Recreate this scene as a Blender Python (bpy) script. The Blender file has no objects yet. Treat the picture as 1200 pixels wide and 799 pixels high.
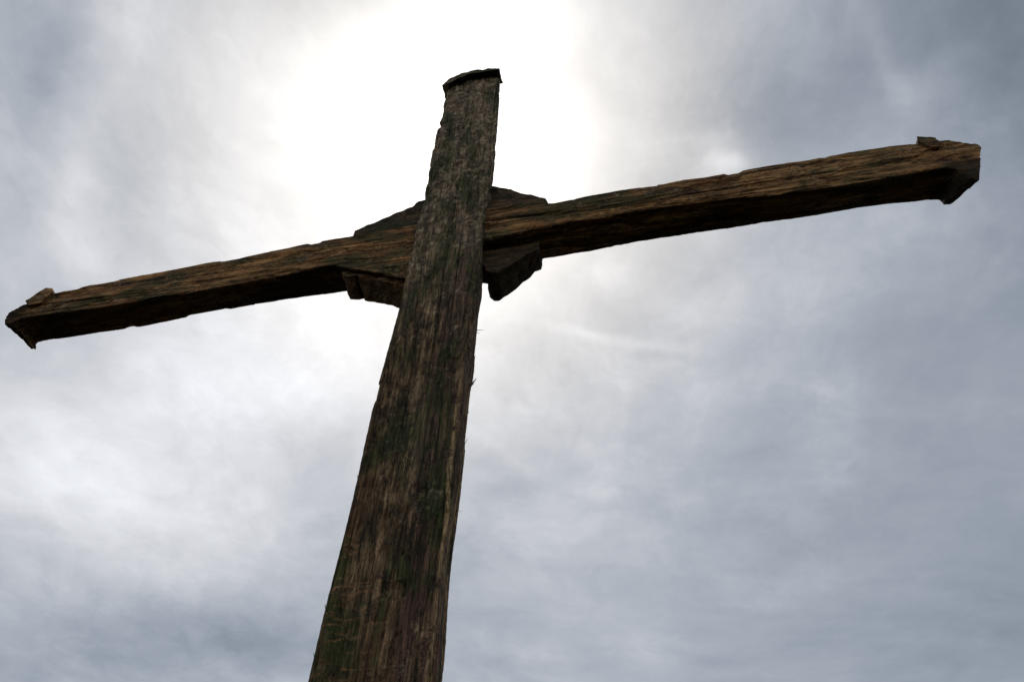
import bpy, math, random
from mathutils import Vector, Matrix, noise as mn
random.seed(7)
S = bpy.context.scene
COL = S.collection

# ------------------------------------------------------------------ camera
cam_d = bpy.data.cameras.new('camera')
cam = bpy.data.objects.new('camera', cam_d); COL.objects.link(cam)
cam_d.sensor_width = 36.0
cam_d.lens = 28.0
cam_d.clip_start = 0.05
cam_d.clip_end = 20000
_X = Vector((0.98207853, 0.12801475, 0.13832565))
_Y = Vector((0.18684829, -0.75743984, -0.6255978))
_Z = Vector((0.02468761, 0.64023208, -0.76778474))
cam.matrix_world = Matrix(((*_X, 0.645), (*_Y, -1.632), (*_Z, 1.5), (0, 0, 0, 1)))
S.camera = cam

# ------------------------------------------------------------------ colour management
S.view_settings.view_transform = 'Standard'
S.view_settings.look = 'None'
S.view_settings.exposure = 0.0
S.view_settings.gamma = 1.0
S.view_settings.use_curve_mapping = False

# ------------------------------------------------------------------ sun behind thin cloud
SUN = Vector((-0.1707, 0.4174, 0.8925)).normalized()
sun_d = bpy.data.lights.new('sun', 'SUN')
sun_d.energy = 1.2
sun_d.angle = math.radians(10)
sun_d.color = (1.0, 0.95, 0.87)
sun = bpy.data.objects.new('sun', sun_d); COL.objects.link(sun)
sun.rotation_euler = (-SUN).to_track_quat('-Z', 'Y').to_euler()
sun.location = SUN * 60


# ------------------------------------------------------------------ node helper
class NT:
    def __init__(self, tree):
        self.t = tree
        tree.nodes.clear()

    def n(self, typ, **kw):
        nd = self.t.nodes.new(typ)
        for k, v in kw.items():
            setattr(nd, k, v)
        return nd

    def l(self, a, b):
        self.t.links.new(a, b)

    def put(self, sock, v):
        if hasattr(v, 'is_output'):
            self.l(v, sock)
        else:
            sock.default_value = v

    def m(self, op, a, b=0.0, c=0.0, clamp=False):
        nd = self.n('ShaderNodeMath', operation=op, use_clamp=clamp)
        for i, v in enumerate((a, b, c)):
            self.put(nd.inputs[i], v)
        return nd.outputs[0]

    def vm(self, op, a, b=(0, 0, 0), scale=None):
        nd = self.n('ShaderNodeVectorMath', operation=op)
        self.put(nd.inputs[0], a)
        if op != 'SCALE':
            self.put(nd.inputs[1], b)
        else:
            self.put(nd.inputs['Scale'], scale)
        return nd.outputs['Value'] if op in ('DOT_PRODUCT', 'LENGTH', 'DISTANCE') else nd.outputs[0]

    def noise(self, vec, scale=1.0, detail=6.0, rough=0.55, dist=0.0, color=False):
        nd = self.n('ShaderNodeTexNoise')
        self.l(vec, nd.inputs['Vector'])
        nd.inputs['Scale'].default_value = scale
        nd.inputs['Detail'].default_value = detail
        nd.inputs['Roughness'].default_value = rough
        nd.inputs['Distortion'].default_value = dist
        return nd.outputs['Color'] if color else nd.outputs[0]

    def rng(self, v, a, b, c=0.0, d=1.0, smooth=True):
        nd = self.n('ShaderNodeMapRange')
        nd.interpolation_type = 'SMOOTHSTEP' if smooth else 'LINEAR'
        self.put(nd.inputs[0], v)
        for i, x in enumerate((a, b, c, d)):
            self.put(nd.inputs[i + 1], x)
        return nd.outputs[0]

    def mix(self, fac, a, b, blend='MIX'):
        nd = self.n('ShaderNodeMix', data_type='RGBA', blend_type=blend)
        self.put(nd.inputs[0], fac)
        for sock, v in ((nd.inputs[6], a), (nd.inputs[7], b)):
            if hasattr(v, 'is_output'):
                self.l(v, sock)
            else:
                sock.default_value = (*v, 1.0)
        return nd.outputs[2]

    def scalevec(self, vec, s):
        return self.vm('MULTIPLY', vec, s)


# ------------------------------------------------------------------ sky: thin cloud sheet over a Nishita sky
W = bpy.data.worlds.new('World'); S.world = W
W.use_nodes = True
N = NT(W.node_tree)
out = N.n('ShaderNodeOutputWorld')
sky = N.n('ShaderNodeTexSky', sky_type='NISHITA')
sky.sun_disc = False
sky.sun_elevation = math.asin(SUN.z)
sky.sun_rotation = math.atan2(SUN.x, SUN.y)
bg_sky = N.n('ShaderNodeBackground')
N.l(sky.outputs[0], bg_sky.inputs[0]); bg_sky.inputs[1].default_value = 0.07
D = N.n('ShaderNodeTexCoord').outputs['Generated']
D = N.vm('NORMALIZE', D)
sep = N.n('ShaderNodeSeparateXYZ'); N.l(D, sep.inputs[0])
dz = N.m('MAXIMUM', sep.outputs[2], 0.10)
comb = N.n('ShaderNodeCombineXYZ')
N.l(N.m('DIVIDE', sep.outputs[0], dz), comb.inputs[0])
N.l(N.m('DIVIDE', sep.outputs[1], dz), comb.inputs[1])
P0 = comb.outputs[0]                                # point on the flat cloud sheet overhead
warp = N.noise(P0, 2.2, 5, 0.6, 0, True)
warp = N.vm('SUBTRACT', warp, (0.5, 0.5, 0.5))
P1 = N.vm('ADD', P0, N.vm('SCALE', warp, scale=0.22))
P2 = N.vm('ADD', P0, N.vm('SCALE', warp, scale=0.10))

# forward scattering round the sun
cs = N.vm('DOT_PRODUCT', D, tuple(SUN))
ang = N.m('MULTIPLY', N.m('ARCCOSINE', N.m('MINIMUM', cs, 0.99999)), 180 / math.pi)
def gauss(a, w):
    q = N.m('DIVIDE', a, w)
    return N.m('EXPONENT', N.m('MULTIPLY', N.m('MULTIPLY', q, q), -1.0))
gw = N.noise(P1, 2.4, 9, 0.62)
gs = N.noise(N.vm('MULTIPLY', P1, (7.0, 3.0, 1)), 1.0, 9, 0.64)
gk = N.m('ADD', N.m('MULTIPLY', N.m('SUBTRACT', gw, 0.5), 1.5), N.m('MULTIPLY', N.m('SUBTRACT', gs, 0.5), 0.7))
ga = N.m('MULTIPLY', ang, N.m('ADD', 1.0, gk))
def gauss(a, w):
    q = N.m('DIVIDE', a, w)
    return N.m('EXPONENT', N.m('MULTIPLY', N.m('MULTIPLY', q, q), -1.0))
glow = N.m('ADD', N.m('MULTIPLY', gauss(ga, 12.5), 0.50), N.m('ADD', N.m('MULTIPLY', gauss(ang, 6.5), 0.6), N.m('MULTIPLY', gauss(ga, 23.0), 0.36)))

def blob(c, ax, ay, rot, amp, src=None):
    d = N.vm('SUBTRACT', src or P1, (c[0], c[1], 0))
    cr, sr = math.cos(rot), math.sin(rot)
    u = N.vm('DOT_PRODUCT', d, (cr / ax, sr / ax, 0))
    v = N.vm('DOT_PRODUCT', d, (-sr / ay, cr / ay, 0))
    e = N.m('ADD', N.m('MULTIPLY', u, u), N.m('MULTIPLY', v, v))
    return N.m('MULTIPLY', N.m('EXPONENT', N.m('MULTIPLY', e, -1.0)), amp)

#BLOBS = (centre on the sheet, half sizes, rotation, brightness)
BLOBS = [
    ((-1.02, 1.05), 0.42, 0.38, 0.5, 0.42),      # broad bright bank, lower left
    ((-0.55, 0.80), 0.30, 0.22, 0.3, 0.30),      # its upper edge towards the sun
    ((-1.25, 1.02), 0.20, 0.10, 0.4, 0.06),
    ((-0.98, 1.62), 0.24, 0.15, 0.15, -0.15),    # bluer gap under it
    ((-0.69, 0.38), 0.17, 0.035, 2.28, 0.11),    # streaks, upper left
    ((-0.57, 0.30), 0.14, 0.030, 2.20, 0.06),
    ((-0.665, 0.27), 0.13, 0.045, 2.28, -0.09),
    ((-0.80, 0.52), 0.05, 0.05, 0.0, 0.10),
    ((-0.40, 0.42), 0.20, 0.12, 1.0, 0.20),      # veil running left from the sun
    ((0.170, 0.550), 0.030, 0.022, 0.4, 0.26),   # small bright puff above the right arm
    ((0.19, 0.455), 0.15, 0.13, 0.2, -0.13),
    ((0.365, 0.43), 0.13, 0.016, 1.15, 0.065, P1),    # old contrails, upper right
    ((0.45, 0.455), 0.08, 0.018, -0.6, 0.03, P1),
    ((0.56, 0.44), 0.26, 0.22, 0.3, -0.20),
    ((0.60, 0.75), 0.22, 0.30, 0.3, -0.08),
    ((-0.02, 0.835), 0.13, 0.011, 0.34, 0.11, P2),   # thin contrail right of the post
    ((0.0, 0.725), 0.05, 0.025, 0.2, 0.12),
    ((-0.26, 1.05), 0.10, 0.016, 0.95, 0.05, P2),
    ((-0.15, 1.60), 0.22, 0.50, 0.1, 0.09),
    ((0.85, 1.75), 0.35, 0.5, 0.2, -0.08),
    ((-0.10, 0.33), 0.30, 0.06, 0.1, 0.15),
]
#BLOBS_END
mass = None
for b in BLOBS:
    k = blob(*b)
    mass = k if mass is None else N.m('ADD', mass, k)
def rot(vec, a, sx, sy, off=0.0):
    c_, s_ = math.cos(a), math.sin(a)
    cb = N.n('ShaderNodeCombineXYZ')
    N.l(N.vm('DOT_PRODUCT', vec, (c_ * sx, s_ * sx, 0)), cb.inputs[0])
    N.l(N.vm('DOT_PRODUCT', vec, (-s_ * sy, c_ * sy, 0)), cb.inputs[1])
    cb.inputs[2].default_value = off
    return cb.outputs[0]
n1 = N.noise(P1, 1.4, 10, 0.58)
n2 = N.noise(rot(P2, 0.25, 2.4, 6.0), 1.0, 10, 0.56, 0.4)
n3 = N.noise(rot(P1, 2.2, 2.6, 5.5, 4.0), 1.0, 10, 0.55, 0.2)
n4 = N.noise(N.vm('ADD', P1, (9.1, 3.3, 0)), 7.0, 10, 0.66, 0.4)
lft = N.rng(sep.outputs[0], -0.05, -0.45)
def cen(v, k):
    return N.m('MULTIPLY', N.m('SUBTRACT', v, 0.5), k)
strk = N.m('ADD', N.m('MULTIPLY', cen(n2, 0.38), N.m('SUBTRACT', 1.0, N.m('MULTIPLY', lft, 0.6))), N.m('MULTIPLY', cen(n3, 0.60), lft))
calm = N.m('ADD', 0.34, N.m('MULTIPLY', lft, 0.58))
tex = N.m('ADD', N.m('MULTIPLY', cen(n1, 0.6), calm), N.m('ADD', strk, N.m('MULTIPLY', cen(n4, 0.42), N.m('ADD', 0.3, N.m('MULTIPLY', calm, 0.7)))))
base = N.m('ADD', 0.405, glow)
# added fill: unseen sky behind the viewer brightened to light the front faces
base = N.m('ADD', base, N.m('MULTIPLY', N.rng(sep.outputs[1], 0.10, -0.65), 0.60))
if mass is not None:
    base = N.m('ADD', base, mass)
dens = N.m('ADD', base, N.m('MULTIPLY', tex, N.m('ADD', 0.25, N.m('MULTIPLY', base, 0.55))))
rad = N.m('MAXIMUM', dens, 0.06)
# thin cloud reads bluer, thick bright cloud neutral, warm right round the sun
tint = N.mix(N.rng(rad, 0.15, 0.75), (0.83, 0.97, 1.16), (0.985, 1.0, 1.04))
tint = N.mix(N.rng(ang, 26.0, 8.0), tint, (1.03, 1.0, 0.96))
ccol = N.vm('SCALE', tint, scale=rad)
bg_c = N.n('ShaderNodeBackground'); N.l(ccol, bg_c.inputs[0]); bg_c.inputs[1].default_value = 1.0
mx = N.n('ShaderNodeMixShader')
mx.inputs[0].default_value = 0.88
N.l(bg_sky.outputs[0], mx.inputs[1]); N.l(bg_c.outputs[0], mx.inputs[2])
N.l(mx.outputs[0], out.inputs[0])


# ------------------------------------------------------------------ materials
def wood(name, grain, ramp, green, greenamt, lichen, lichenamt, stain, bump=1.0, post=False, topcol=None, seed=0.0, rot=False):  # rot: paints shade into the lower arm tips
    """weathered timber; grain = 'X' or 'Z' along the board"""
    mt = bpy.data.materials.new(name); mt.use_nodes = True
    n = NT(mt.node_tree)
    o = n.n('ShaderNodeOutputMaterial')
    b = n.n('ShaderNodeBsdfPrincipled')
    n.l(b.outputs[0], o.inputs[0])
    raw = n.n('ShaderNodeTexCoord').outputs['Object']
    co = n.vm('ADD', raw, (seed, seed * 1.7, seed * 0.6))
    def st(a, l, off=0.0):
        v = n.scalevec(co, (a, a, l) if grain == 'Z' else (l, a, a))
        return n.vm('ADD', v, (off, off * 0.7, off * 1.3)) if off else v
    fine = n.noise(st(170, 9), 1.0, 6, 0.65)
    mid = n.noise(st(48, 3.5), 1.0, 8, 0.66, 0.25)
    mott = n.noise(st(32, 17, 4.0), 1.0, 9, 0.72, 0.4)
    big = n.noise(st(10, 1.8), 1.0, 6, 0.58, 0.5)
    rough_n = n.noise(co, 70.0, 8, 0.72)
    clump = n.noise(co, 7.0, 8, 0.62)
    clump2 = n.noise(st(8, 2.6, 7.0), 1.0, 8, 0.64, 0.5)
    spots = n.noise(n.vm('ADD', co, (1.2, 7.3, 2.8)), 26.0, 8, 0.72, 0.3)
    cr = n.noise(st(24, 1.1, 2.0), 1.0, 6, 0.55, 0.25)
    crack = n.m('SUBTRACT', 1.0, n.rng(n.m('ABSOLUTE', n.m('SUBTRACT', cr, 0.5)), 0.0, 0.016))
    crack = n.m('MULTIPLY', crack, n.rng(mott, 0.40, 0.55))
    cross_n = n.noise(st(30, 30, 9.0), 1.0, 5, 0.6, 0.5)
    cross = n.m('SUBTRACT', 1.0, n.rng(n.m('ABSOLUTE', n.m('SUBTRACT', cross_n, 0.5)), 0.0, 0.03))
    cross = n.m('MULTIPLY', cross, n.rng(clump, 0.44, 0.58))
    hair = n.noise(st(110, 2.6, 5.0), 1.0, 8, 0.7)
    hairs = n.m('SUBTRACT', 1.0, n.rng(n.m('ABSOLUTE', n.m('SUBTRACT', hair, 0.47)), 0.0, 0.035))
    tone = n.m('ADD', n.m('ADD', n.m('MULTIPLY', mid, 0.24), n.m('MULTIPLY', mott, 0.40)),
               n.m('ADD', n.m('MULTIPLY', fine, 0.16), n.m('MULTIPLY', big, 0.20)))
    rp = n.n('ShaderNodeValToRGB')
    el = rp.color_ramp.elements
    el[0].position = ramp[0][0]; el[0].color = (*ramp[0][1], 1)
    el[1].position = ramp[-1][0]; el[1].color = (*ramp[-1][1], 1)
    for p, c in ramp[1:-1]:
        e = el.new(p); e.color = (*c, 1)
    n.l(tone, rp.inputs[0])
    c = rp.outputs[0]
    # red-brown heartwood patches, broken up by the fibres
    sn = n.m('ADD', n.m('MULTIPLY', n.noise(st(7, 2.4, 3.0), 1.0, 8, 0.64, 0.4), 0.65), n.m('MULTIPLY', mid, 0.35))
    c = n.mix(n.m('MULTIPLY', n.rng(sn, 0.48, 0.58), stain[1]), c, n.mix(0.45, stain[0], c, 'MIX'))
    if post:
        sz = n.n('ShaderNodeSeparateXYZ'); n.l(raw, sz.inputs[0])
        X, Z = sz.outputs[0], sz.outputs[2]
        up = n.rng(n.m('ADD', Z, n.m('MULTIPLY', n.m('SUBTRACT', clump, 0.5), 1.6)), 3.55, 4.55)
        # greyed bark crust on the upper post
        cru = n.mix(n.rng(n.m('ADD', n.m('MULTIPLY', spots, 0.6), n.m('MULTIPLY', mott, 0.4)), 0.44, 0.56), n.mix(0.8, topcol, (0.05, 0.042, 0.03)), n.mix(0.25, topcol, (0.5, 0.42, 0.3)))
        c = n.mix(n.m('MULTIPLY', up, 0.62), c, cru)
        # purplish fibres down the right-hand side of the lower post
        rgt = n.m('MULTIPLY', n.rng(X, 0.0, 0.07), n.m('SUBTRACT', 1.0, up))
        c = n.mix(n.m('MULTIPLY', n.m('MULTIPLY', rgt, n.rng(mid, 0.40, 0.58)), 0.55), c, (0.12, 0.066, 0.056))
        # rusty left arris
        lft = n.m('MULTIPLY', n.rng(X, -0.095, -0.15), n.rng(Z, 3.6, 2.9))
        c = n.mix(n.m('MULTIPLY', n.m('MULTIPLY', lft, n.rng(mott, 0.36, 0.56)), 0.7), c, (0.13, 0.062, 0.030))
    # algae
    g = n.rng(n.m('ADD', n.m('MULTIPLY', clump2, 0.65), n.m('MULTIPLY', mott, 0.35)), 0.49, 0.57)
    c = n.mix(n.m('MULTIPLY', g, greenamt), c, n.mix(n.rng(fine, 0.35, 0.65), tuple(x * 0.45 for x in green), green))
    # lichen specks
    lk = n.rng(n.m('ADD', n.m('MULTIPLY', spots, 0.62), n.m('MULTIPLY', clump, 0.38)), 0.54, 0.60)
    la = n.m('MULTIPLY', lk, lichenamt)
    if post:
        la = n.m('MULTIPLY', la, n.m('ADD', 0.35, n.m('MULTIPLY', up, 0.65)))
    c = n.mix(la, c, lichen)
    if post:
        # pale worn line along the front right arris
        ar = n.m('SUBTRACT', 1.0, n.rng(n.m('ABSOLUTE', n.m('SUBTRACT', n.m('ADD', X, n.m('MULTIPLY', n.m('SUBTRACT', big, 0.5), 0.03)), 0.122)), 0.003, 0.010))
        ar = n.m('MULTIPLY', ar, n.m('MULTIPLY', n.rng(mott, 0.36, 0.54), n.rng(Z, 3.7, 3.3)))
        c = n.mix(n.m('MULTIPLY', ar, 0.75), c, (0.36, 0.25, 0.13))
        # bare scar below the old knot
        def spot(cx, cz, rx, rz):
            u = n.m('DIVIDE', n.m('SUBTRACT', X, cx), rx); v = n.m('DIVIDE', n.m('SUBTRACT', Z, cz), rz)
            e = n.m('ADD', n.m('MULTIPLY', u, u), n.m('MULTIPLY', v, v))
            e = n.m('ADD', e, n.m('MULTIPLY', n.m('SUBTRACT', mott, 0.5), 2.6))
            return n.rng(e, 1.15, 0.55)
        c = n.mix(n.m('MULTIPLY', spot(-0.022, 3.345, 0.030, 0.075), 0.5), c, (0.28, 0.20, 0.11))
        c = n.mix(n.m('MULTIPLY', spot(0.012, 3.06, 0.022, 0.22), 0.2), c, (0.20, 0.155, 0.095))
        # short gouges across the grain low on the post
        gz = n.noise(n.scalevec(co, (13, 13, 75)), 1.0, 5, 0.6, 0.6)
        gm = n.m('MULTIPLY', n.rng(gz, 0.53, 0.60), n.m('MULTIPLY', n.rng(X, 0.02, -0.05), n.m('MULTIPLY', n.rng(Z, 2.85, 2.70), n.rng(clump, 0.40, 0.56))))
        c = n.mix(n.m('MULTIPLY', gm, 0.7), c, (0.24, 0.12, 0.058))
    if rot:
        # underside shade painted near black into the lower part of the arm tips
        s2 = n.n('ShaderNodeSeparateXYZ'); n.l(raw, s2.inputs[0])
        ax = n.m('ABSOLUTE', s2.outputs[0])
        zz = n.m('ADD', s2.outputs[2], n.m('MULTIPLY', n.m('SUBTRACT', mott, 0.5), 0.25))
        tip_shade = n.m('MULTIPLY', n.rng(ax, 1.84, 1.93), n.rng(zz, 4.32, 4.22))
        c = n.mix(n.m('MULTIPLY', tip_shade, 0.88), c, (0.014, 0.013, 0.008))
    c = n.mix(n.m('MULTIPLY', hairs, 0.38), c, (0.014, 0.011, 0.008))
    # cracks with and across the grain coloured near black
    c = n.mix(n.m('MULTIPLY', crack, 0.85), c, (0.012, 0.010, 0.008))
    c = n.mix(n.m('MULTIPLY', cross, 0.7), c, (0.015, 0.012, 0.010))
    n.l(c, b.inputs['Base Color'])
    b.inputs['Roughness'].default_value = 0.9
    b.inputs['Specular IOR Level'].default_value = 0.15
    h = n.m('ADD', n.m('ADD', n.m('MULTIPLY', mid, 0.45), n.m('MULTIPLY', mott, 0.35)), n.m('ADD', n.m('MULTIPLY', fine, 0.25), n.m('MULTIPLY', rough_n, 0.35)))
    h = n.m('ADD', h, n.m('MULTIPLY', lk, 0.15))
    h = n.m('SUBTRACT', h, n.m('ADD', n.m('MULTIPLY', crack, 0.5), n.m('ADD', n.m('MULTIPLY', hairs, 0.25), n.m('MULTIPLY', cross, 0.25))))
    bp = n.n('ShaderNodeBump')
    bp.inputs['Strength'].default_value = 0.9
    bp.inputs['Distance'].default_value = 0.012 * bump
    n.l(h, bp.inputs['Height']); n.l(bp.outputs[0], b.inputs['Normal'])
    return mt

M_POST = wood('post_timber', 'Z',
              [(0.43, (0.014, 0.011, 0.007)), (0.485, (0.058, 0.041, 0.022)), (0.535, (0.18, 0.122, 0.066)), (0.59, (0.42, 0.31, 0.18))],
              (0.047, 0.062, 0.019), 0.9, (0.40, 0.33, 0.205), 0.7, ((0.15, 0.078, 0.038), 0.5),
              post=True, topcol=(0.37, 0.275, 0.17))
M_ARM = wood('arm_timber', 'X',
             [(0.42, (0.028, 0.016, 0.008)), (0.48, (0.17, 0.088, 0.033)), (0.54, (0.37, 0.21, 0.082)), (0.62, (0.47, 0.32, 0.155))],
             (0.06, 0.066, 0.026), 0.85, (0.38, 0.31, 0.20), 0.4, ((0.38, 0.175, 0.06), 0.75), seed=3.1, rot=True)  # with underside shade painted into the tips
M_BRACE_SHADE = wood('brace_timber_shade', 'X',  # darkened copy: shade of the recessed lower-right brace put into the colour
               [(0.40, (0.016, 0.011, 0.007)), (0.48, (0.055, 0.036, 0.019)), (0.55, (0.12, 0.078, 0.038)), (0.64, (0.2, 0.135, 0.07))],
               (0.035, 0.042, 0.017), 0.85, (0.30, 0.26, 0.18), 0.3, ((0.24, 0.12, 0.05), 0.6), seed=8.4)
M_BRACE_LIT = wood('brace_timber_lit', 'X',  # lighter copy: lit look of the lower-left brace put into the colour
              [(0.40, (0.035, 0.022, 0.011)), (0.48, (0.16, 0.095, 0.045)), (0.55, (0.28, 0.18, 0.085)), (0.64, (0.4, 0.27, 0.14))],
              (0.06, 0.066, 0.026), 0.5, (0.30, 0.26, 0.18), 0.3, ((0.32, 0.15, 0.06), 0.7), seed=17.3)
M_CAP = wood('cap_board', 'X',
             [(0.40, (0.05, 0.04, 0.025)), (0.48, (0.15, 0.125, 0.075)), (0.54, (0.24, 0.20, 0.125)), (0.64, (0.34, 0.29, 0.19))],
             (0.055, 0.06, 0.028), 0.8, (0.2, 0.19, 0.14), 0.3, ((0.13, 0.085, 0.045), 0.5), seed=12.7)

def ground_mat():
    mt = bpy.data.materials.new('grass_ground'); mt.use_nodes = True
    n = NT(mt.node_tree)
    o = n.n('ShaderNodeOutputMaterial'); b = n.n('ShaderNodeBsdfPrincipled'); n.l(b.outputs[0], o.inputs[0])
    co = n.n('ShaderNodeTexCoord').outputs['Object']
    a = n.noise(co, 0.35, 8, 0.6); f = n.noise(co, 30.0, 6, 0.7)
    c = n.mix(n.rng(a, 0.4, 0.62), (0.013, 0.016, 0.008), (0.026, 0.020, 0.012))
    c = n.mix(n.rng(f, 0.45, 0.7), c, (0.032, 0.027, 0.016))
    n.l(c, b.inputs['Base Color']); b.inputs['Roughness'].default_value = 1.0
    b.inputs['Specular IOR Level'].default_value = 0.1
    bp = n.n('ShaderNodeBump'); bp.inputs['Distance'].default_value = 0.05
    n.l(f, bp.inputs['Height']); n.l(bp.outputs[0], b.inputs['Normal'])
    return mt


# ------------------------------------------------------------------ mesh helpers
def link(name, verts, faces, mat, parent=None, smooth=False):
    me = bpy.data.meshes.new(name)
    me.from_pydata(verts, [], faces); me.update()
    me.materials.append(mat)
    if smooth:
        for p in me.polygons:
            p.use_smooth = True
    ob = bpy.data.objects.new(name, me); COL.objects.link(ob)
    if parent:
        ob.parent = parent
    return ob

def lerp_table(tab, t):
    if t <= tab[0][0]:
        return tab[0][1]
    for (a, x), (b, y) in zip(tab, tab[1:]):
        if t <= b:
            k = (t - a) / (b - a)
            return x + (y - x) * k
    return tab[-1][1]

def ring(corners, r, m):
    """points round a quadrilateral with rounded corners; returns [(u, v), ...] and arc positions"""
    k = len(corners)
    pts = []
    for i in range(k):
        p, c, q = (Vector(corners[i - 1]), Vector(corners[i]), Vector(corners[(i + 1) % k]))
        a = (p - c); b = (q - c)
        ra = min(r[i], a.length * 0.45, b.length * 0.45)
        a = c + a.normalized() * ra; b = c + b.normalized() * ra
        for s in (0.0, 0.25, 0.5, 0.75, 1.0):
            w = a.lerp(c, s).lerp(c.lerp(b, s), s)
            pts.append(w)
    pts.append(pts[0])
    L = [0.0]
    for a, b in zip(pts, pts[1:]):
        L.append(L[-1] + (b - a).length)
    res = []; j = 0
    for i in range(m):
        d = L[-1] * i / m
        while L[j + 1] < d:
            j += 1
        k2 = (d - L[j]) / max(1e-9, L[j + 1] - L[j])
        res.append(pts[j].lerp(pts[j + 1], k2))
    return res, L[-1]

def sweep(axis, ts, section, r, m, disp, end_rough=0.01):
    """section(t) -> corners in the plane across `axis`; disp(t, s, p) -> outward metres"""
    V, F = [], []
    def put(t, u, v):
        return (t, u, v) if axis == 'X' else (u, v, t)
    for i, t in enumerate(ts):
        pts, per = ring(section(t), r, m)
        cx = sum(p.x for p in pts) / m; cy = sum(p.y for p in pts) / m
        for j, p in enumerate(pts):
            a = pts[j - 1]; b = pts[(j + 1) % m]
            tg = (b - a)
            nr = Vector((tg.y, -tg.x))
            if nr.length > 1e-9:
                nr.normalize()
            if nr.dot(p - Vector((cx, cy))) < 0:
                nr = -nr
            w = put(t, p.x, p.y)
            q = p + nr * disp(t, j / m * per, Vector(w))
            V.append(put(t, q.x, q.y))
    n = len(ts)
    for i in range(n - 1):
        for j in range(m):
            a = i * m + j; b = i * m + (j + 1) % m
            F.append((a, b, b + m, a + m))
    # closed ends: shrinking rings so that the end grain is rough too
    for base, t, sg in ((0, ts[0], -1), ((n - 1) * m, ts[-1], 1)):
        prev = base
        c = sum((Vector(V[base + j]) for j in range(m)), Vector()) / m
        for f in (0.75, 0.45, 0.2):
            st = len(V)
            for j in range(m):
                p = c.lerp(Vector(V[base + j]), f)
                d = mn.noise(p * 40) * end_rough
                if axis == 'X':
                    p.x += d
                else:
                    p.z += d
                V.append(tuple(p))
            for j in range(m):
                F.append((prev + j, prev + (j + 1) % m, st + (j + 1) % m, st + j))
            prev = st
        F.append(tuple(prev + j for j in range(m)))
    return V, F

def fibre(seed, axis, amt=1.0, rough=0.0, rough_from=None):
    def d(t, s, p):
        if axis == 'Z':
            g = lambda a, l, o=0.0: mn.noise(Vector((p.x * a + seed, p.y * a + o, p.z * l + seed)))
        else:
            g = lambda a, l, o=0.0: mn.noise(Vector((p.x * l + seed, p.y * a + o, p.z * a + seed)))
        msk = min(1.0, max(0.0, 0.5 + 1.6 * g(5, 1.5, 3.0)))
        v = 0.0018 * g(75, 3.5) + 0.0030 * g(28, 2.2) + 0.0045 * g(7, 1.3)
        c = abs(g(15, 0.7))
        if c < 0.08:
            v -= 0.011 * msk * (1 - c / 0.08)
        c = abs(g(36, 1.6) + 0.1)
        if c < 0.08:
            v -= 0.004 * (1 - c / 0.08)
        # shallow broken-off slivers, long with the grain
        c = g(20, 3.5, 6.0)
        if c > 0.22:
            v -= 0.0045
        v += 0.0007 * mn.noise(p * 70 + Vector((seed,) * 3)) + 0.0007 * mn.noise(p * 150)
        ch = mn.noise(p * 9 + Vector((seed * 3, 1, 2)))
        if ch > 0.42:
            v -= 0.008 * min(1.0, (ch - 0.42) * 9)
        k = rough
        if rough_from:
            k = rough * min(1.0, max(0.0, (p.z - rough_from[0]) / (rough_from[1] - rough_from[0])))
        if k:
            cell = g(30, 15, 11.0)
            v += k * (0.0045 * min(1.0, max(0.0, (cell - 0.05) * 8)) - 0.004 * min(1.0, max(0.0, (-cell - 0.15) * 8)) + 0.003 * mn.noise(p * 60))
        return v * amt
    return d

def prism(poly, y0, y1, jitter=0.003, step=0.018, ny=8, seed=0.0, taper=None):
    """an XZ outline between two depths, cut fine enough to be roughened; taper moves the back outline"""
    pts = []
    for i, (x, z) in enumerate(poly):
        a = Vector((x, z)); b = Vector(poly[(i + 1) % len(poly)])
        k = max(1, int((b - a).length / step))
        for s in range(k):
            pts.append((a.lerp(b, s / k), i, s / k))
    m = len(pts)
    V, F = [], []
    def back(i, f):
        if not taper:
            return Vector((0, 0))
        a = Vector(taper[i]); b = Vector(taper[(i + 1) % len(taper)])
        return a.lerp(b, f)
    def rough(p, amt=jitter):
        return p + Vector((mn.noise(p * 35 + Vector((seed, 0, 0))), mn.noise(p * 35 + Vector((0, seed + 9, 0))), mn.noise(p * 35 + Vector((4, 0, seed))))) * amt * 2
    for k in range(ny + 1):
        f = k / ny
        for p, i, s in pts:
            q = p + back(i, s) * f
            V.append(tuple(rough(Vector((q.x, y0 + (y1 - y0) * f, q.y)))))
    for k in range(ny):
        for j in range(m):
            a = k * m + j; b = k * m + (j + 1) % m
            F.append((a, b, b + m, a + m))
    for base in (0, ny * m):
        c = sum((Vector(V[base + j]) for j in range(m)), Vector()) / m
        prev = base
        for f in (0.85, 0.65, 0.45, 0.25, 0.1):
            st = len(V)
            for j in range(m):
                V.append(tuple(rough(c.lerp(Vector(V[base + j]), f), jitter * 0.6)))
            for j in range(m):
                F.append((prev + j, prev + (j + 1) % m, st + (j + 1) % m, st + j))
            prev = st
        F.append(tuple(prev + j for j in range(m)))
    return V, F

def fix_normals(ob):
    import bmesh
    bm = bmesh.new(); bm.from_mesh(ob.data)
    bmesh.ops.recalc_face_normals(bm, faces=bm.faces)
    bm.to_mesh(ob.data); bm.free()

def frange(a, b, step):
    n = max(2, int(round(abs(b - a) / step)))
    return [a + (b - a) * i / n for i in range(n + 1)]


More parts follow.
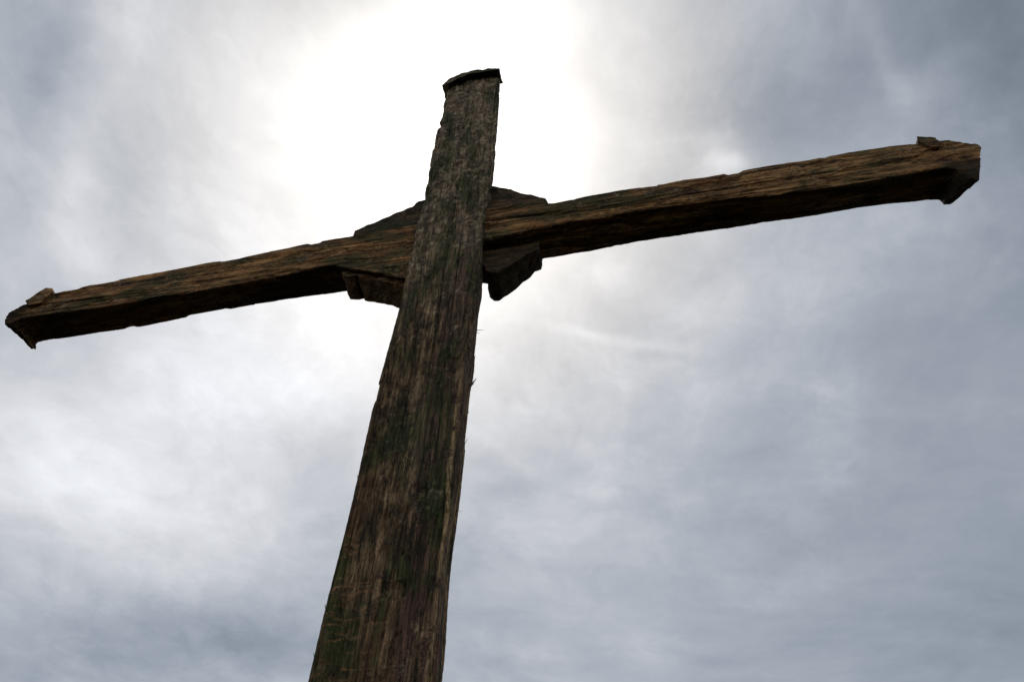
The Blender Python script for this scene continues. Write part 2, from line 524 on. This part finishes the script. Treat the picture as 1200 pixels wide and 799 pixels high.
# ------------------------------------------------------------------ ground
GV, GF = [(0.0, 0.0, 0.0)], []
rs = [0.4, 1, 2, 4, 8, 16, 32, 64, 128, 300, 800, 2500, 6000]
SEG = 64
for r in rs:
    for j in range(SEG):
        a = 2 * math.pi * j / SEG
        x, y = r * math.cos(a), r * math.sin(a)
        z = mn.noise(Vector((x * 0.11, y * 0.11, 0))) * 0.12 * min(1, r / 6) + (mn.noise(Vector((x * .004, y * .004, 3))) * 6 * min(1, r / 400) if r > 60 else 0)
        GV.append((x, y, z))
for j in range(SEG):
    GF.append((0, 1 + j, 1 + (j + 1) % SEG))
for k in range(len(rs) - 1):
    for j in range(SEG):
        a = 1 + k * SEG + j; b = 1 + k * SEG + (j + 1) % SEG
        GF.append((a, a + SEG, b + SEG, b))
ground = link('ground', GV, GF, ground_mat(), smooth=True)
ground['kind'] = 'structure'
ground['label'] = 'rough grassy ground in which the wooden cross stands'

# ------------------------------------------------------------------ the cross
cross = bpy.data.objects.new('wooden_cross', None); COL.objects.link(cross)
cross['label'] = 'tall weathered wooden cross with braced arms standing dark against the bright clouds'
cross['category'] = 'cross'

# --- post (front face at y = 0)
PL = [(-0.3, -0.172), (1.0, -0.172), (2.0, -0.170), (2.40, -0.169), (2.87, -0.162), (3.17, -0.159), (3.9, -0.150), (4.3, -0.146), (4.55, -0.143), (5.0, -0.145), (5.42, -0.147), (5.72, -0.150)]
PR = [(-0.3, 0.145), (2.0, 0.143), (2.40, 0.140), (2.60, 0.131), (2.75, 0.129), (3.0, 0.137), (3.4, 0.136), (3.7, 0.147), (3.84, 0.150), (4.2, 0.149), (4.44, 0.152), (4.62, 0.163), (4.96, 0.166), (5.3, 0.164), (5.72, 0.158)]
PB = [(-0.3, 0.118), (2.4, 0.116), (2.8, 0.112), (3.0, 0.121), (3.35, 0.119), (3.7, 0.128), (4.2, 0.126), (4.6, 0.13), (5.72, 0.128)]
def post_sec(t):
    xl = lerp_table(PL, t) + 0.004 * mn.noise(Vector((t * 3.1, 0.3, 0)))
    xr = lerp_table(PR, t) + 0.004 * mn.noise(Vector((t * 3.7, 7.3, 0)))
    xb = lerp_table(PB, t) + 0.005 * mn.noise(Vector((t * 5.0, 2.3, 0)))
    return [(xl, 0.0), (xr, 0.0), (xb, 0.135), (xb - 0.05, 0.20), (xl + 0.05, 0.20), (xl + 0.012, 0.14)]
ts = frange(-0.3, 1.9, 0.05) + frange(1.91, 5.70, 0.0085)
PV, PF = sweep('Z', ts, post_sec, [0.022, 0.012, 0.02, 0.03, 0.03, 0.03], 260, fibre(1.7, 'Z', 1.0, 0.6, (3.7, 4.5)))
# the top of the post is cut to a low uneven arch
ARCH = [(-0.19, 5.67), (-0.155, 5.70), (-0.112, 5.80), (-0.055, 5.838), (0.0, 5.856), (0.10, 5.835), (0.15, 5.795), (0.19, 5.70)]
PV = [(x, y, z if z < 4.9 else 4.9 + (z - 4.9) * (lerp_table(ARCH, x) - 4.9) / 0.80) for x, y, z in PV]
# fibres torn loose along the arrises
def sliver(V, F, pts, w):
    n_ = len(pts)
    b = len(V)
    for k, p in enumerate(pts):
        p = Vector(p); r_ = w * (1 - 0.85 * k / (n_ - 1))
        for a in range(4):
            an = math.pi / 2 * a
            V.append((p.x + r_ * 0.6 * math.cos(an), p.y + r_ * math.sin(an), p.z + r_ * 0.8 * math.cos(an)))
    for k in range(n_ - 1):
        for a in range(4):
            i0 = b + k * 4 + a; i1 = b + k * 4 + (a + 1) % 4
            F.append((i0, i1, i1 + 4, i0 + 4))
    F.append(tuple(b + a for a in range(4))); F.append(tuple(b + (n_ - 1) * 4 + a for a in range(4)))
rnd = random.Random(11)
for z, reach, ln, w in [(3.715, 0.028, 0.02, 0.0026), (3.700, 0.014, 0.02, 0.0018), (3.46, 0.020, -0.07, 0.009), (3.44, 0.017, -0.03, 0.003),
                        (2.912, 0.019, 0.006, 0.0014), (3.19, 0.011, -0.05, 0.004), (3.31, 0.008, -0.05, 0.004), (2.62, 0.007, -0.04, 0.003), (3.58, 0.007, -0.06, 0.004)]:
    x0 = lerp_table(PB, z) - 0.006
    PVs = [(x0, 0.11, z + ln * 1.2), (x0 + 0.007, 0.11, z + ln * 0.5), (x0 + 0.008 + reach * 0.5, 0.108, z + ln * 0.2), (x0 + 0.008 + reach, 0.105, z)]
    sliver(PV, PF, PVs, w)
for z, reach, ln, w in [(2.60, 0.008, -0.06, 0.004), (2.47, 0.006, -0.05, 0.004), (3.02, 0.005, -0.05, 0.003)]:
    x0 = lerp_table(PL, z) + 0.006
    sliver(PV, PF, [(x0, 0.03, z + ln), (x0 - 0.008, 0.03, z + ln * .4), (x0 - 0.008 - reach, 0.028, z)], w)
post = link('post', PV, PF, M_POST, cross)
fix_normals(post)

# --- cap over the top of the post: a bent board that oversails the front
CP = [(-0.146, 5.735), (-0.112, 5.806), (-0.056, 5.844), (0.0, 5.860), (0.10, 5.842), (0.140, 5.826), (0.156, 5.814)]
outer = []
for i, (x, z) in enumerate(CP):
    a = Vector(CP[max(0, i - 1)]); b = Vector(CP[min(len(CP) - 1, i + 1)])
    t = (b - a).normalized()
    outer.append((x - t.y * 0.012, z + t.x * 0.016))
cap = link('cap', *prism(CP + outer[::-1], -0.034, 0.045, 0.003, 0.010, 10, 2.2), M_CAP, post)
fix_normals(cap)

# --- arms (front face set 3 cm behind the post's)
def table_sec(top, bot, back, yf, yb, wob, seed):
    def sec(t):
        zt = lerp_table(top, t) + wob * mn.noise(Vector((t * 6, seed, 0)))
        zb = lerp_table(bot, t) + wob * mn.noise(Vector((t * 5, seed + 5, 0)))
        zk = lerp_table(back, t) + wob * mn.noise(Vector((t * 6, seed + 9, 0)))
        f = lerp_table(yf, t); b = lerp_table(yb, t)
        return [(f, zb), (f, zt), (b, zt - 0.015), (b, zk)]
    return sec

L_TOP = [(-1.985, 4.172), (-1.91, 4.237), (-1.869, 4.275), (-1.83, 4.290), (-1.776, 4.306), (-1.448, 4.331), (-1.196, 4.344), (-0.988, 4.358), (-0.683, 4.388), (-0.42, 4.393), (-0.05, 4.405)]
L_BOT = [(-1.985, 4.085), (-1.94, 4.095), (-1.89, 4.12), (-1.80, 4.125), (-1.449, 4.117), (-1.145, 4.131), (-0.882, 4.142), (-0.628, 4.163), (-0.479, 4.178), (-0.40, 4.13), (-0.356, 4.110), (-0.266, 4.065), (-0.18, 4.01), (-0.05, 3.97)]
L_BAK = [(-1.985, 4.062), (-1.945, 4.064), (-1.90, 4.09), (-1.85, 4.120), (-1.593, 4.131), (-1.381, 4.134), (-1.152, 4.154), (-0.95, 4.165), (-0.68, 4.166), (-0.47, 4.170), (-0.05, 4.16)]
larm_sec = table_sec(L_TOP, L_BOT, L_BAK, [(-2, 0.03), (-0.05, 0.03)], [(-2, 0.17), (-0.05, 0.17)], 0.004, 3.0)
LV, LF = sweep('X', frange(-1.985, -0.05, 0.0085), larm_sec, [0.008, 0.016, 0.03, 0.012], 190, fibre(5.3, 'X', 0.8, 0.08), 0.012)
def slant(V, x0, x1, px, py, pz, b, c):
    # the end of the arm is sawn off along a slanting plane
    o = []
    for x, y, z in V:
        w = min(1.0, max(0.0, (x - x0) / (x1 - x0)))
        w = w * w * (3 - 2 * w)
        o.append((x + w * (px + b * (y - py) + c * (z - pz) - x1), y, z))
    return o
LV = slant(LV, -1.86, -1.985, -1.982, 0.03, 4.18, 0.32, -0.578)
left_arm = link('arm', LV, LF, M_ARM, cross)
fix_normals(left_arm)

R_TOP = [(0.05, 4.45), (0.328, 4.445), (0.39, 4.43), (0.437, 4.418), (0.537, 4.429), (0.633, 4.436), (0.718, 4.440), (0.894, 4.424), (0.935, 4.430), (0.95, 4.437), (1.048, 4.424), (1.186, 4.431), (1.298, 4.437), (1.487, 4.440), (1.639, 4.450), (1.768, 4.451), (1.871, 4.443), (1.95, 4.428), (2.02, 4.375), (2.035, 4.335)]
R_BOT = [(0.05, 4.19), (0.153, 4.205), (0.261, 4.212), (0.382, 4.230), (0.546, 4.232), (0.757, 4.250), (0.922, 4.244), (1.045, 4.234), (1.28, 4.215), (1.501, 4.200), (1.699, 4.210), (1.862, 4.225), (1.94, 4.20), (2.00, 4.125), (2.035, 4.10)]
R_BAK = [(0.05, 4.20), (0.362, 4.207), (0.568, 4.211), (0.742, 4.226), (0.912, 4.228), (1.205, 4.228), (1.398, 4.229), (1.604, 4.242), (1.76, 4.234), (1.93, 4.211), (1.985, 4.18), (2.035, 4.172)]
rarm_sec = table_sec(R_TOP, R_BOT, R_BAK, [(0, 0.03), (2.04, 0.03)], [(0, 0.17), (2.04, 0.17)], 0.004, 13.0)
RV, RF = sweep('X', frange(0.05, 2.035, 0.0085), rarm_sec, [0.008, 0.014, 0.03, 0.012], 190, fibre(9.9, 'X', 0.9, 0.15), 0.012)
RV = slant(RV, 1.86, 2.035, 2.064, 0.02, 4.307, -0.608, 0.43)
right_arm = link('arm', RV, RF, M_ARM, cross)
fix_normals(right_arm)

# --- cleats nailed across at the tips of the arms
def add(name, poly, y0, y1, mat, parent, seed, j=0.003, taper=None):
    o = link(name, *prism(poly, y0, y1, j, 0.014, 8, seed, taper), mat, parent)
    fix_normals(o)
    return o
c1 = add('cleat', [(1.872, 4.42), (1.880, 4.464), (1.940, 4.437), (1.938, 4.40), (1.925, 4.36), (1.90, 4.37)], 0.020, 0.13, M_ARM, right_arm, 3.0)
c2 = add('cleat', [(-1.902, 4.228), (-1.845, 4.312), (-1.808, 4.300), (-1.786, 4.262), (-1.812, 4.20), (-1.86, 4.19)], 0.014, 0.13, M_ARM, left_arm, 4.0)

# --- four corner braces between post and arms
b_ul = add('brace', [(-0.46, 4.37), (-0.46, 4.492), (-0.294, 4.59), (-0.226, 4.618), (-0.192, 4.668), (-0.10, 4.70), (-0.10, 4.37)], 0.07, 0.15, M_BRACE_SHADE, cross, 5.0)
b_ur = add('brace', [(0.10, 4.715), (0.138, 4.694), (0.218, 4.642), (0.303, 4.566), (0.393, 4.502), (0.403, 4.463), (0.395, 4.41), (0.10, 4.41)], 0.06, 0.15, M_BRACE_SHADE, cross, 6.0)
LRB = [(0.10, 4.25), (0.360, 4.24), (0.357, 4.232), (0.351, 4.188), (0.304, 4.140), (0.234, 4.054), (0.187, 4.010), (0.161, 4.005), (0.143, 4.036), (0.131, 4.125), (0.10, 4.14)]
LRF = [(0.10, 4.225), (0.366, 4.24), (0.363, 4.205), (0.357, 4.165), (0.312, 4.130), (0.250, 4.075), (0.205, 4.045), (0.175, 4.040), (0.150, 4.06), (0.138, 4.10), (0.10, 4.12)]
b_lr = add('brace', LRF, 0.085, 0.20, M_BRACE_SHADE, cross, 7.0, taper=[(b[0] - a[0], b[1] - a[1]) for a, b in zip(LRF, LRB)])
LLB = [(-0.10, 4.20), (-0.462, 4.21), (-0.452, 4.139), (-0.434, 4.096), (-0.391, 4.080), (-0.380, 4.104), (-0.366, 4.074), (-0.229, 3.997), (-0.10, 3.93)]
LLF = [(-0.10, 4.20), (-0.455, 4.205), (-0.450, 4.158), (-0.432, 4.124), (-0.392, 4.112), (-0.380, 4.122), (-0.366, 4.104), (-0.229, 4.030), (-0.10, 3.96)]
b_ll = add('brace', LLF, 0.056, 0.155, M_BRACE_LIT, cross, 8.0, 0.003, taper=[(b[0] - a[0], b[1] - a[1]) for a, b in zip(LLF, LLB)])
